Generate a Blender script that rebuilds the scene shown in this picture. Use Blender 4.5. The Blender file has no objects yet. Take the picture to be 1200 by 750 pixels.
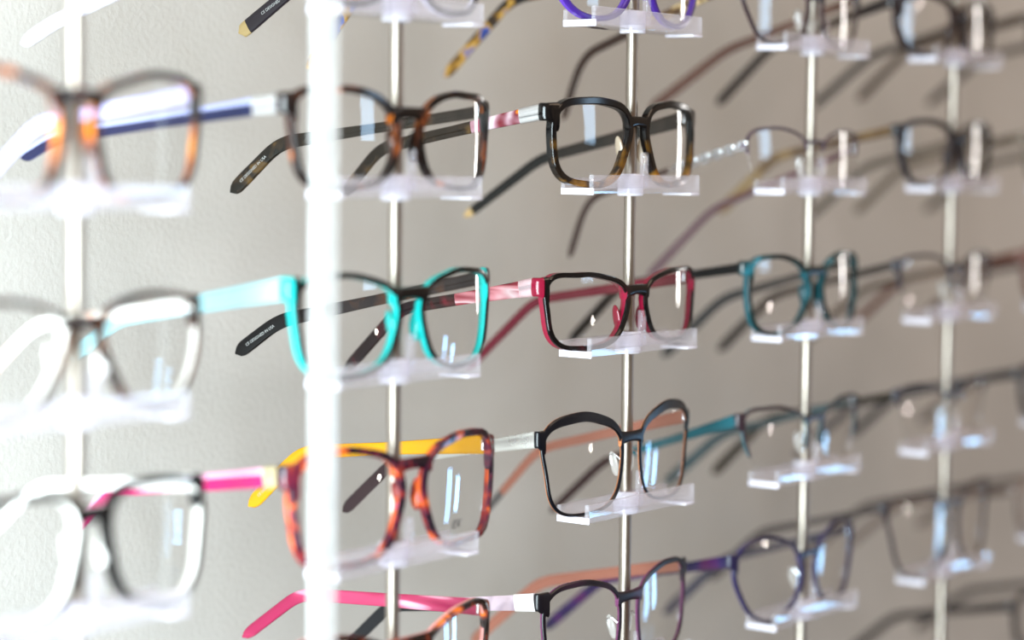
import bpy, bmesh, math, random
from mathutils import Vector, Matrix
random.seed(7)
C = bpy.context.scene.collection
MM = 0.001
# ------------------------------------------------------------------ measured layout (metres / mm)
CAM= [-0.54696, -0.59931, 0.01763, 0.93434, 0.07016, 0.01097]
HUB={
  0: {0: 80.4, 1: -1.1, 2: -78.0, 3: -152.9, 4: -232.6, 5: -310.8} ,
  1: {0: 77.4, 1: 2.4, 2: -75.3, 3: -153.9, 4: -232.6, 5: -310.8} ,
  2: {0: 82.1, 1: 3.4, 2: -73.6, 3: -152.6, 4: -232.6, 5: -310.8} ,
  3: {0: 79.6, 1: 2.6, 2: -76.5, 3: -155.4, 4: -233.6, 5: -310.8} ,
  4: {0: 81.1, 1: 3.4, 2: -76.0, 3: -156.1, 4: -235.1, 5: -310.8} ,
  5: {0: 80.4, 1: 2.1, 2: -76.1, 3: -154.3, 4: -232.6, 5: -310.8} ,
}
TRACE={
  '21':(-3.2, [(-56.3, 38.9), (-52.0, 41.2), (-43.9, 42.4), (-31.1, 42.7), (-20.7, 41.6), (-13.3, 39.2), (-9.6, 35.0), (-9.0, 29.7), (-11.6, 22.0), (-15.2, 14.4), (-21.1, 7.5), (-31.4, 4.8), (-43.3, 5.6), (-50.9, 7.1), (-55.4, 10.0), (-57.3, 14.1), (-58.9, 20.0), (-59.3, 28.8), (-58.6, 34.7)] ),
  '22':(-2.5, [(-63.3, 33.5), (-61.3, 36.9), (-52.4, 38.1), (-36.0, 37.9), (-23.0, 36.1), (-13.3, 32.5), (-9.0, 28.5), (-10.3, 20.8), (-13.8, 13.3), (-19.0, 8.0), (-27.4, 5.4), (-40.0, 4.7), (-51.8, 5.9), (-58.2, 8.8), (-61.0, 15.3), (-62.9, 25.0)] ),
  '23':(-5.7, [(-62.3, 39.8), (-60.7, 43.4), (-51.8, 47.1), (-37.2, 48.2), (-24.5, 46.2), (-12.4, 41.3), (-9.0, 34.3), (-9.3, 24.4), (-11.8, 16.8), (-17.0, 10.7), (-27.0, 7.9), (-41.0, 7.3), (-51.2, 9.2), (-56.1, 12.9), (-59.0, 21.3), (-61.1, 30.0)] ),
  '24':(-5.4, [(-60.0, 43.3), (-54.1, 47.8), (-41.6, 49.3), (-26.4, 48.1), (-14.8, 44.7), (-9.5, 39.8), (-9.0, 34.3), (-10.0, 25.7), (-14.2, 17.7), (-25.7, 14.1), (-41.0, 14.8), (-52.3, 18.0), (-57.7, 23.0), (-59.4, 29.5), (-60.6, 37.0)] ),
  '11':(1.2, [(-62.4, 38.9), (-57.0, 42.5), (-39.9, 43.5), (-27.5, 42.8), (-17.5, 39.5), (-10.5, 33.2), (-9.0, 27.4), (-10.4, 20.2), (-13.8, 13.1), (-20.6, 8.9), (-33.5, 6.6), (-48.4, 6.6), (-56.2, 8.8), (-59.3, 13.9), (-61.7, 23.0), (-62.6, 32.1)] ),
  '12':(3.3, [(-61.8, 40.0), (-58.0, 43.1), (-42.8, 45.3), (-26.9, 43.8), (-14.4, 39.5), (-9.0, 33.8), (-9.3, 27.2), (-12.5, 18.5), (-16.5, 12.1), (-26.6, 7.3), (-38.3, 6.3), (-52.0, 8.2), (-57.9, 12.8), (-61.1, 23.0), (-62.4, 31.6)] ),
  '13':(5.8, [(-64.5, 42.6), (-60.1, 48.5), (-46.9, 50.9), (-34.3, 50.3), (-21.7, 48.3), (-12.1, 43.4), (-9.0, 37.2), (-9.9, 29.4), (-13.8, 22.0), (-19.5, 14.9), (-30.5, 12.3), (-47.4, 12.4), (-58.4, 14.2), (-62.2, 21.0), (-64.8, 31.3)] ),
  '01':(-3.6, [(-9.0, 36.1), (-11.1, 40.2), (-21.3, 45.1), (-37.1, 48.2), (-52.9, 48.3), (-64.5, 45.0), (-67.5, 38.7), (-66.5, 31.1), (-64.5, 21.4), (-59.6, 13.8), (-47.4, 9.6), (-27.4, 8.6), (-17.5, 10.7), (-12.5, 17.8), (-10.0, 26.9)] ),
  '02':(-1.7, [(-9.0, 33.4), (-14.8, 40.3), (-28.6, 44.3), (-43.8, 44.6), (-54.8, 43.0), (-63.1, 38.7), (-64.8, 29.9), (-62.8, 21.3), (-57.8, 13.0), (-49.2, 7.3), (-35.1, 6.9), (-23.8, 10.0), (-17.7, 16.2), (-12.6, 24.9)] ),
  '03':(3.2, [(-9.0, 42.4), (-14.3, 48.1), (-26.9, 50.2), (-40.7, 49.6), (-52.0, 47.6), (-60.0, 43.2), (-61.7, 33.0), (-60.1, 21.1), (-58.0, 11.5), (-52.0, 4.8), (-40.7, 3.0), (-28.5, 4.6), (-17.3, 9.6), (-12.7, 16.7), (-9.0, 29.9)] ),
  '30':(-9.3, [(-63.6, 29.7), (-58.7, 34.4), (-39.8, 38.6), (-20.5, 37.6), (-11.1, 32.9), (-9.0, 28.4), (-10.5, 16.1), (-16.9, 8.1), (-31.8, 3.6), (-45.4, 3.8), (-54.0, 9.4), (-59.3, 18.0), (-62.9, 25.3)] ),
  '31':(-6.6, [(-60.4, 29.4), (-53.2, 33.7), (-40.1, 35.0), (-25.6, 33.8), (-12.2, 28.6), (-9.0, 19.4), (-11.5, 10.1), (-22.0, 3.9), (-36.8, 2.1), (-50.3, 3.1), (-56.8, 8.4), (-59.5, 18.9)] ),
  '32':(-2.6, [(-57.5, 39.9), (-53.3, 43.3), (-39.7, 44.8), (-24.8, 42.9), (-13.7, 38.0), (-9.0, 30.0), (-11.5, 19.2), (-21.0, 10.2), (-33.8, 6.9), (-45.6, 7.5), (-53.5, 10.9), (-58.0, 20.9), (-58.7, 31.6)] ),
  '33':(-0.6, [(-63.4, 39.0), (-51.2, 41.9), (-34.2, 41.6), (-18.2, 38.0), (-9.3, 32.6), (-9.0, 25.5), (-13.0, 14.0), (-21.3, 7.7), (-36.0, 5.8), (-45.4, 7.1), (-54.4, 13.9), (-61.1, 25.1)] ),
  '34':(-4.1, [(-64.5, 39.3), (-58.5, 46.4), (-45.4, 49.2), (-31.1, 48.0), (-16.5, 42.3), (-9.0, 32.6), (-10.1, 21.7), (-16.9, 14.7), (-29.9, 9.4), (-42.0, 9.5), (-53.4, 14.8), (-60.0, 23.4), (-64.3, 31.6)] ),
  '40':(-7.9, [(-64.7, 25.6), (-59.1, 34.2), (-41.4, 38.6), (-20.9, 36.4), (-9.0, 30.3), (-10.1, 18.2), (-16.4, 9.3), (-28.6, 4.5), (-45.4, 3.8), (-55.7, 7.6), (-62.1, 15.7)] ),
  '41':(-5.8, [(-60.9, 31.4), (-53.7, 39.1), (-37.7, 41.2), (-19.5, 39.0), (-9.0, 32.2), (-10.2, 20.1), (-16.5, 9.7), (-30.4, 3.6), (-41.8, 3.6), (-52.6, 7.9), (-58.0, 18.0)] ),
  '42':(-3.4, [(-60.8, 36.4), (-53.3, 39.6), (-33.9, 40.1), (-18.1, 37.1), (-9.0, 29.9), (-10.2, 17.7), (-20.1, 9.3), (-38.4, 5.7), (-52.1, 6.3), (-57.5, 14.1), (-60.9, 26.2)] ),
  '43':(-4.1, [(-59.3, 37.1), (-53.8, 41.6), (-35.4, 42.4), (-19.6, 38.4), (-9.6, 31.8), (-9.0, 19.9), (-14.5, 11.5), (-28.8, 5.8), (-43.5, 6.5), (-50.5, 10.5), (-56.0, 21.5)] ),
  '44':(-0.5, [(-69.6, 49.1), (-55.0, 52.8), (-33.6, 52.9), (-17.0, 48.2), (-9.0, 39.8), (-9.8, 25.0), (-18.3, 14.1), (-34.3, 8.7), (-51.2, 10.0), (-60.3, 19.1), (-66.0, 34.2)] ),
}
PITCH = 0.18            # spacing of the rods along the wall
WALL_Y = 0.20
FRONT_Y = -7.5 * MM     # front face of every frame at its bridge
WRAP = 250.0            # mm, face-form radius
FLOOR_T = 3.2           # mm, top of the shelf floor above the hub bottom

# ------------------------------------------------------------------ materials
def lin(h):
    h = h.lstrip('#')
    o = []
    for i in (0, 2, 4):
        v = int(h[i:i+2], 16) / 255
        o.append(v / 12.92 if v <= .04045 else ((v + .055) / 1.055) ** 2.4)
    return (*o, 1)

MATS = {}
def base_mat(name):
    m = bpy.data.materials.new(name); m.use_nodes = True
    nt = m.node_tree; nt.nodes.clear()
    out = nt.nodes.new('ShaderNodeOutputMaterial')
    return m, nt, out

def principled(nt, out, **kw):
    b = nt.nodes.new('ShaderNodeBsdfPrincipled')
    for k, v in kw.items(): b.inputs[k].default_value = v
    b.inputs['Specular IOR Level'].default_value = .32
    nt.links.new(b.outputs[0], out.inputs[0])
    return b

def solid(h, rough=.18, metal=0.0):
    key = ('s', h, rough, metal)
    if key not in MATS:
        m, nt, out = base_mat('plastic_' + h.strip('#') if not metal else 'metal_' + h.strip('#'))
        b = principled(nt, out, Roughness=rough, Metallic=metal)
        b.inputs['Base Color'].default_value = lin(h)
        # faint procedural colour drift so no surface is perfectly flat
        tc = nt.nodes.new('ShaderNodeTexCoord'); nz = nt.nodes.new('ShaderNodeTexNoise')
        nz.inputs['Scale'].default_value = 160
        rm = nt.nodes.new('ShaderNodeMapRange')
        rm.inputs['To Min'].default_value = rough * .8; rm.inputs['To Max'].default_value = rough * 1.25
        nt.links.new(tc.outputs['Object'], nz.inputs['Vector'])
        nt.links.new(nz.outputs[0], rm.inputs[0]); nt.links.new(rm.outputs[0], b.inputs['Roughness'])
        MATS[key] = m
    return MATS[key]

def clear(h, amt=.55, rough=.1):
    """tinted see-through acetate"""
    key = ('c', h, amt)
    if key not in MATS:
        m, nt, out = base_mat('clear_acetate_' + h.strip('#'))
        b = nt.nodes.new('ShaderNodeBsdfPrincipled'); b.inputs['Base Color'].default_value = lin(h)
        b.inputs['Roughness'].default_value = rough
        t = nt.nodes.new('ShaderNodeBsdfTransparent'); t.inputs[0].default_value = lin(h)
        mx = nt.nodes.new('ShaderNodeMixShader'); mx.inputs[0].default_value = 1 - amt
        nt.links.new(b.outputs[0], mx.inputs[1]); nt.links.new(t.outputs[0], mx.inputs[2])
        mx.inputs[0].default_value = 1 - amt
        nt.links.new(mx.outputs[0], out.inputs[0])
        MATS[key] = m
    return MATS[key]

def tort(cols, scale=95, rough=.12, lo=.36, hi=.64, stretch=(1, 1, 1)):
    key = ('t', tuple(cols), scale, lo, hi, stretch)
    if key not in MATS:
        m, nt, out = base_mat('tortoiseshell_' + cols[0].strip('#'))
        b = principled(nt, out, Roughness=rough)
        tc = nt.nodes.new('ShaderNodeTexCoord'); mp = nt.nodes.new('ShaderNodeMapping')
        mp.inputs['Scale'].default_value = stretch
        nz = nt.nodes.new('ShaderNodeTexNoise')
        nz.inputs['Scale'].default_value = scale; nz.inputs['Detail'].default_value = 1.6
        nz.inputs['Distortion'].default_value = .5
        rp = nt.nodes.new('ShaderNodeValToRGB'); cr = rp.color_ramp
        n = len(cols)
        cr.elements[0].position = lo; cr.elements[0].color = lin(cols[0])
        cr.elements[1].position = hi; cr.elements[1].color = lin(cols[-1])
        for i in range(1, n - 1):
            e = cr.elements.new(lo + (hi - lo) * i / (n - 1)); e.color = lin(cols[i])
        nt.links.new(tc.outputs['Object'], mp.inputs[0]); nt.links.new(mp.outputs[0], nz.inputs['Vector'])
        nt.links.new(nz.outputs[0], rp.inputs[0]); nt.links.new(rp.outputs[0], b.inputs['Base Color'])
        MATS[key] = m
    return MATS[key]

def fade(top, low, z0, z1, rough=.13):
    """dark at the brow, tortoiseshell towards the bottom of the rim (a two-colour acetate); z in mm"""
    key = ('f', tuple(top), tuple(low), z0, z1)
    if key not in MATS:
        m, nt, out = base_mat('gradient_acetate_' + top[0].strip('#'))
        b = principled(nt, out, Roughness=rough)
        tc = nt.nodes.new('ShaderNodeTexCoord')
        def ramp(cols):
            nz = nt.nodes.new('ShaderNodeTexNoise'); nz.inputs['Scale'].default_value = 110
            nz.inputs['Detail'].default_value = 1.5
            rp = nt.nodes.new('ShaderNodeValToRGB')
            rp.color_ramp.elements[0].position = .42; rp.color_ramp.elements[0].color = lin(cols[0])
            rp.color_ramp.elements[1].position = .62; rp.color_ramp.elements[1].color = lin(cols[-1])
            nt.links.new(tc.outputs['Object'], nz.inputs['Vector']); nt.links.new(nz.outputs[0], rp.inputs[0])
            return rp
        a, c = ramp(top), ramp(low)
        sp = nt.nodes.new('ShaderNodeSeparateXYZ'); mr = nt.nodes.new('ShaderNodeMapRange')
        mr.inputs['From Min'].default_value = z0 * MM; mr.inputs['From Max'].default_value = z1 * MM
        mx = nt.nodes.new('ShaderNodeMix'); mx.data_type = 'RGBA'
        nt.links.new(tc.outputs['Object'], sp.inputs[0]); nt.links.new(sp.outputs['Z'], mr.inputs[0])
        nt.links.new(mr.outputs[0], mx.inputs[0])
        nt.links.new(c.outputs[0], mx.inputs[6]); nt.links.new(a.outputs[0], mx.inputs[7])
        nt.links.new(mx.outputs[2], b.inputs['Base Color'])
        MATS[key] = m
    return MATS[key]

def see_through(name, tint, body, body_amt, ior=1.5, rough=.02):
    """thin clear plastic: transparent, a little body scatter, Fresnel gloss"""
    if name in MATS: return MATS[name]
    m, nt, out = base_mat(name)
    tr = nt.nodes.new('ShaderNodeBsdfTransparent'); tr.inputs[0].default_value = (*tint, 1)
    cur = tr
    if body_amt:
        df = nt.nodes.new('ShaderNodeBsdfDiffuse'); df.inputs[0].default_value = (*body, 1)
        tl = nt.nodes.new('ShaderNodeBsdfTranslucent'); tl.inputs[0].default_value = (*body, 1)
        ad = nt.nodes.new('ShaderNodeMixShader'); ad.inputs[0].default_value = .4
        nt.links.new(df.outputs[0], ad.inputs[1]); nt.links.new(tl.outputs[0], ad.inputs[2])
        nz = nt.nodes.new('ShaderNodeTexNoise'); nz.inputs['Scale'].default_value = 70
        tc = nt.nodes.new('ShaderNodeTexCoord'); nt.links.new(tc.outputs['Object'], nz.inputs['Vector'])
        mr = nt.nodes.new('ShaderNodeMapRange'); mr.inputs['From Min'].default_value = .3; mr.inputs['From Max'].default_value = .7
        mr.inputs['To Min'].default_value = body_amt * .75; mr.inputs['To Max'].default_value = min(1, body_amt * 1.25)
        nt.links.new(nz.outputs[0], mr.inputs[0])
        m1 = nt.nodes.new('ShaderNodeMixShader')
        nt.links.new(mr.outputs[0], m1.inputs[0])
        nt.links.new(tr.outputs[0], m1.inputs[1]); nt.links.new(ad.outputs[0], m1.inputs[2])
        cur = m1
    gl = nt.nodes.new('ShaderNodeBsdfGlossy'); gl.inputs['Roughness'].default_value = rough
    fr = nt.nodes.new('ShaderNodeFresnel'); fr.inputs[0].default_value = ior
    geo = nt.nodes.new('ShaderNodeNewGeometry')
    # same Fresnel from either side of the sheet
    mx = nt.nodes.new('ShaderNodeMixShader')
    mu = nt.nodes.new('ShaderNodeMath'); mu.operation = 'SUBTRACT'; mu.inputs[0].default_value = 1.0
    nt.links.new(geo.outputs['Backfacing'], mu.inputs[1])
    mm = nt.nodes.new('ShaderNodeMath'); mm.operation = 'MULTIPLY'
    nt.links.new(fr.outputs[0], mm.inputs[0]); nt.links.new(mu.outputs[0], mm.inputs[1])
    nt.links.new(mm.outputs[0], mx.inputs[0])
    nt.links.new(cur.outputs[0], mx.inputs[1]); nt.links.new(gl.outputs[0], mx.inputs[2])
    nt.links.new(mx.outputs[0], out.inputs[0])
    MATS[name] = m
    return m

LENS = see_through('lens_plastic', (.985, .985, .985), (1, 1, 1), 0, 1.6, .012)
ACRYL = see_through('clear_acrylic', (.955, .95, .975), (.91, .89, .95), .20, 1.49, .03)
EDGE = see_through('acrylic_cut_edge', (.9, .88, .97), (.93, .91, .96), .60, 1.49, .1)
FROST = see_through('frosted_acrylic', (.95, .955, .955), (.75, .75, .745), .50, 1.45, .25)
SILVER = solid('#d9d9dc', .2, 1.0)
STEEL = solid('#a0968c', .38, 1.0)
PADMAT = see_through('clear_silicone', (.93, .93, .93), (.95, .93, .9), .35, 1.42, .06)
PRINT_W = solid('#9c9c9a', .5)
PRINT_D = solid('#3c3c40', .5)
BLACK = solid('#060506', .12)

# ------------------------------------------------------------------ object helpers
def tag(o, label=None, cat=None, group=None, kind=None):
    if label: o['label'] = label
    if cat: o['category'] = cat
    if group: o['group'] = group
    if kind: o['kind'] = kind
    return o

def empty(name, loc):
    o = bpy.data.objects.new(name, None); C.objects.link(o); o.location = loc
    o.empty_display_size = .01
    return o

def mesh_obj(name, bm, mats, parent=None, smooth=True, flat_angle=40):
    bmesh.ops.recalc_face_normals(bm, faces=bm.faces[:])
    if smooth:
        for fc in bm.faces: fc.smooth = True
        ang = math.radians(flat_angle)
        for e in bm.edges:
            if len(e.link_faces) == 2 and e.calc_face_angle(0) > ang: e.smooth = False
    me = bpy.data.meshes.new(name); bm.to_mesh(me); bm.free()
    for m in (mats if isinstance(mats, (list, tuple)) else [mats]): me.materials.append(m)
    o = bpy.data.objects.new(name, me); C.objects.link(o)
    if parent: o.parent = parent
    return o

def loft(bm, rings, closed=False, caps=True, mat=lambda i, j: 0):
    """rings of equal length; coordinates in mm"""
    V = [[bm.verts.new(Vector(p) * MM) for p in r] for r in rings]
    n = len(V[0]); R = len(V)
    for i in range(R if closed else R - 1):
        a, b = V[i], V[(i + 1) % R]
        for j in range(n):
            k = (j + 1) % n
            f = bm.faces.new((a[j], a[k], b[k], b[j])); f.material_index = mat(i, j)
    if caps and not closed:
        f = bm.faces.new(V[0][::-1]); f.material_index = mat(0, 0)
        f = bm.faces.new(V[-1]); f.material_index = mat(R - 2, 0)
    return V

def sec(c, u, v, a, b, n=14, p=3.2):
    """rounded-rectangle section about c with half sizes a (along u) and b (along v)"""
    out = []
    for k in range(n):
        t = 2 * math.pi * (k + .5) / n
        cs, sn = math.cos(t), math.sin(t)
        out.append(Vector(c) + Vector(u) * (a * math.copysign(abs(cs) ** (2 / p), cs)) + Vector(v) * (b * math.copysign(abs(sn) ** (2 / p), sn)))
    return out

def box(bm, x0, x1, y0, y1, z0, z1, mi=0, bev=.4):
    r = bmesh.ops.create_cube(bm, size=1)
    vs = r['verts']
    for v in vs:
        v.co = Vector(((x0 + x1) / 2 + v.co.x * (x1 - x0), (y0 + y1) / 2 + v.co.y * (y1 - y0), (z0 + z1) / 2 + v.co.z * (z1 - z0))) * MM
    fs = set(f for v in vs for f in v.link_faces); es = list(set(e for v in vs for e in v.link_edges))
    for f in fs: f.material_index = mi
    if bev: bmesh.ops.bevel(bm, geom=es, offset=bev * MM, segments=2, affect='EDGES', profile=.5, material=mi)

def tube(bm, pts, r, n=8, mi=0):
    rings = []
    P = [Vector(p) for p in pts]
    for i, p in enumerate(P):
        d = (P[min(i + 1, len(P) - 1)] - P[max(i - 1, 0)]).normalized()
        u = d.cross(Vector((0, 0, 1)))
        if u.length < .1: u = d.cross(Vector((1, 0, 0)))
        u.normalize(); v = d.cross(u)
        rr = r[i] if isinstance(r, (list, tuple)) else r
        rings.append([p + u * (rr * math.cos(2 * math.pi * k / n)) + v * (rr * math.sin(2 * math.pi * k / n)) for k in range(n)])
    loft(bm, rings, mat=lambda i, j: mi)

def blob(bm, c, rx, ry, rz, rot=None, mi=0, u=14, v=10):
    r = bmesh.ops.create_uvsphere(bm, u_segments=u, v_segments=v, radius=1)
    M = Matrix.Diagonal((rx, ry, rz)).to_3x3()
    for vt in r['verts']:
        q = M @ vt.co
        if rot: q = rot @ q
        vt.co = (Vector(c) + q) * MM
    for f in set(f for vt in r['verts'] for f in vt.link_faces): f.material_index = mi

def cyl(bm, x, y, z0, z1, r, n=20, mi=0):
    loft(bm, [[Vector((x + r * math.cos(2 * math.pi * k / n), y + r * math.sin(2 * math.pi * k / n), z)) for k in range(n)] for z in (z0, z1)], mat=lambda i, j: mi)

# ------------------------------------------------------------------ eyeglasses
def smooth_loop(pts, N=84, K=7):
    """closed Catmull-Rom through the points, arc-length resampled, low-pass filtered"""
    n = len(pts); D = []
    for i in range(n):
        p0, p1, p2, p3 = (Vector((*pts[(i + k - 1) % n], 0)) for k in range(4))
        for s in range(24):
            t = s / 24
            D.append(.5 * ((2 * p1) + (p2 - p0) * t + (2 * p0 - 5 * p1 + 4 * p2 - p3) * t * t + (3 * p1 - p0 - 3 * p2 + p3) * t ** 3))
    L = [0]
    for i in range(len(D)): L.append(L[-1] + (D[(i + 1) % len(D)] - D[i]).length)
    T = L[-1]; out = []; j = 0
    for k in range(N):
        s = T * k / N
        while L[j + 1] < s: j += 1
        t = (s - L[j]) / max(1e-9, L[j + 1] - L[j])
        out.append(D[j % len(D)].lerp(D[(j + 1) % len(D)], t))
    z = [complex(p.x, p.y) for p in out]
    co = {}
    for k in range(-K, K + 1):
        co[k] = sum(z[m] * complex(math.cos(-2 * math.pi * k * m / N), math.sin(-2 * math.pi * k * m / N)) for m in range(N)) / N
    res = []
    for m in range(N):
        q = sum(co[k] * complex(math.cos(2 * math.pi * k * m / N), math.sin(2 * math.pi * k * m / N)) for k in co)
        res.append((q.real, q.imag))
    area = sum(res[i][0] * res[(i + 1) % N][1] - res[(i + 1) % N][0] * res[i][1] for i in range(N))
    if area < 0: res.reverse()
    return res                                            # counter-clockwise in (x, z)

def bend(v):                                              # face form: ends of the front sweep back
    return Vector((v[0], v[1] + v[0] ** 2 / (2 * WRAP), v[2]))

def bent(rings): return [[bend(p) for p in r] for r in rings]

def build_glasses(name_key, X0, zhub, S):
    dx, pts = S['shape']
    wt, wb, wn, wo = S.get('rim', (3.4, 2.8, 3.2, 3.2))
    th = S.get('th', 3.8)
    loop = smooth_loop(pts)
    zmin = min(z for x, z in loop); zmax = max(z for x, z in loop)
    zlow = wb + .05 if not S.get('thin_below') else .75
    # bottoms of the lenses are stretched so that the rims stand on the shelf floor
    loop = [(x, zmax - FLOOR_T - (zmax - z) * (zmax - FLOOR_T - zlow) / (zmax - zmin)) for x, z in loop]
    zmax -= FLOOR_T
    N = len(loop)
    root = empty('eyeglasses', (X0 + dx * MM, FRONT_Y, zhub + FLOOR_T * MM))
    tag(root, S['label'], 'glasses', 'eyeglasses on the wall display')
    fm, bk = S['front'], S.get('back', S['front'])
    thin = S.get('thin_below')
    bm = bmesh.new()
    W = []
    for i in range(N):
        (xa, za), (xb, zb_) = loop[i - 1], loop[(i + 1) % N]
        t = Vector((xb - xa, 0, zb_ - za)).normalized(); n = Vector((t.z, 0, -t.x))
        w = wt * max(0, n.z) ** 2 + wb * max(0, -n.z) ** 2 + wn * max(0, n.x) ** 2 + wo * max(0, -n.x) ** 2
        tk = th
        if thin is not None and loop[i][1] < thin:
            k = min(1, (thin - loop[i][1]) / 3); w = w * (1 - k) + .7 * k; tk = th * (1 - k) + 1.2 * k
        W.append((n, w, tk))
    W = [(W[i][0], sum(W[(i + k) % N][1] for k in range(-4, 5)) / 9, W[i][2]) for i in range(N)]
    split = S.get('split', .38)
    fj = (9, 0, 1, 2, 3, 4) if S.get('outer_front') else (9, 0, 1, 2, 3)
    for s in (-1, 1):
        rings = []
        for i in range(N):
            x, z = loop[i]; n, w, tk = W[i]
            b = min(.55, w * .3)
            y0 = (th - tk) * .4
            prof = [(0, b), (b, 0), (w - b, 0), (w, b), (w, tk * split), (w, tk - b), (w - b, tk), (b * .8, tk), (0, tk - b), (0, tk * split)]
            ring = []
            for u, v in prof:
                px = x + n.x * u; pz = z + n.z * u
                ring.append(bend(Vector((px if s < 0 else -px, y0 + v, pz))))
            rings.append(ring)
        def mt(i, j, S=S):
            if thin is not None and loop[i][1] < thin - 1.5: return 2
            return 0 if j in fj else 1
        loft(bm, rings, closed=True, mat=mt)
    # bridge
    zb = zmax - S.get('bridge_drop', 8.5); hb = S.get('bridge_h', 5.0)
    # nasal outer edge at bridge height
    near = [(abs(z - zb), -x) for x, z in loop if x > -24]
    gap = min(near)[1]
    xi = max(2.0, gap - .5)
    M_ = 13; rings = []
    bth = S.get('bridge_th', th)
    for i in range(M_):
        q = -1 + 2 * i / (M_ - 1); x = q * xi
        h = hb + S.get('bridge_flare', 2.5) * abs(q) ** 2.2
        arch = S.get('bridge_arch', 1.2) * (1 - q * q)
        rings.append(sec((x, bth / 2, zb + arch), (0, 1, 0), (0, 0, 1), bth / 2, h / 2, 16, 3.4))
    loft(bm, bent(rings), mat=lambda i, j: 0 if 4 <= j <= 11 else 1)
    # end pieces, turning the corner towards the temples
    tr = S.get('temple', {})
    ze = zmax - S.get('end_drop', 4.5); he = S.get('end_h', 8.0)
    xo = min(x for x, z in loop); xe = -(xo - wo) + S.get('end_out', 3.0)
    xin = max(-x for x, z in loop if abs(z - ze) < 3.0) if any(abs(z - ze) < 3.0 for x, z in loop) else -xo - 2
    xin = xin - .2
    et = S.get('end_th', th)
    for s in (-1, 1):
        P = [(xin, et / 2), (xin + .55 * (xe - et / 2 - xin), et / 2), (xe - et * .8, et * .5), (xe - et * .6, et * .62), (xe - et / 2, et * .9), (xe - et / 2, et + .5)]
        D = [(1, 0), (1, 0), (.92, .38), (.5, .85), (.1, 1), (0, 1)]
        rings = []
        for i, ((x, y), (ddx, ddy)) in enumerate(zip(P, D)):
            nn = Vector((ddx, ddy)).normalized()
            u = Vector((-nn.y * s, nn.x, 0))
            fl = S.get('flare', .62 if et > 3 else .45) * max(0, 1 - i / 3.0) ** 1.6
            h = he * (1 + fl)
            zc = ze + S.get('end_lift', 0) * i / 5 - he * fl * .42
            rings.append(sec((x * s, y, zc), u, (0, 0, 1), et / 2, h / 2, 16, 3.4))
        loft(bm, bent(rings), mat=lambda i, j: 0 if not S.get('end_back') or (i < 2 and 4 <= j <= 11) else 1)
    thinmat = LENS
    fr = mesh_obj('frame_front', bm, [fm, bk, thinmat], root)
    # lenses
    ylens = th * .42
    for s in (-1, 1):
        bm = bmesh.new()
        cx = sum(x for x, z in loop) / N; cz = sum(z for x, z in loop) / N
        def P(i, f, off):
            x, z = loop[i]; n = W[i][0]
            x, z = x + n.x * .35, z + n.z * .35
            qx, qz = cx + (x - cx) * f, cz + (z - cz) * f
            y = ylens + off + ((qz - cz) ** 2) / (2 * 260.0) + ((qx - cx) ** 2) / (2 * 900.0) - .6
            return bend(Vector((qx if s < 0 else -qx, y, qz)))
        fr_ = [1, .985, .8, .6, .4, .2, .05]
        rings = [[P(i, f, 0) for i in range(N)] for f in reversed(fr_)] + [[P(i, f, 1.3) for i in range(N)] for f in fr_]
        loft(bm, rings)
        mesh_obj('lens', bm, LENS, root, flat_angle=50)
    # nose pads
    for s in (-1, 1):
        zc = zb - S.get('pad_drop', 13)
        g = min((abs(z - zc), -x) for x, z in loop if x > -30)[1]
        bm = bmesh.new()
        if S.get('pads') == 'metal':
            rot = Matrix.Rotation(math.radians(22 * s), 3, 'Z') @ Matrix.Rotation(math.radians(14 * s), 3, 'Y')
            c = Vector((s * (g - 3.2), th + 5.0, zc))
            blob(bm, c, 1.3, 3.4, 6.4, rot, 0)
            tube(bm, [(s * (g - .6), th - .4, zc + 3), (s * (g - .2), th + 3, zc + 5.5), (s * (g - 1.6), th + 6.2, zc + 4), (s * (g - 2.6), th + 5.4, zc)], .55, 8, 1)
            mesh_obj('nose_pad', bm, [PADMAT, S.get('wire', SILVER)], root)['label'] = 'clear nose pad on a wire arm'
        else:
            rot = Matrix.Rotation(math.radians(28 * s), 3, 'Z') @ Matrix.Rotation(math.radians(12 * s), 3, 'Y')
            blob(bm, (s * (g - wn * .55), th + .6, zc), 1.7, 3.3, 7.2, rot, 0)
            mesh_obj('nose_pad', bm, [S.get('pad_mat', bk)], root)
    # temples
    for side, s in (('near', -1), ('far', 1)):
        T = dict(slope=.19, bend=96, tip=.85, end=140, h0=7.5, hm=5.0, ht=6.4, t=2.8, conv=9, outer=fm, inner=bk)
        T.update(S.get('temple', {})); T.update(S.get(side, {}))
        y0 = et + .4 + xe ** 2 / (2 * WRAP)
        z0 = ze + S.get('end_lift', 0)
        # spine
        a1, a2 = math.atan(T['slope']), math.atan(T['tip'])
        pts_, y, z, ds = [], y0, z0, 2.0
        sl = 0
        while y < T['end']:
            k = min(1, max(0, (y - T['bend'] + 9) / 22)); k = k * k * (3 - 2 * k)
            a = a1 + (a2 - a1) * k
            pts_.append((y, z, a, sl)); y += ds * math.cos(a); z -= ds * math.sin(a); sl += ds
        Ltot = pts_[-1][3]
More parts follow.
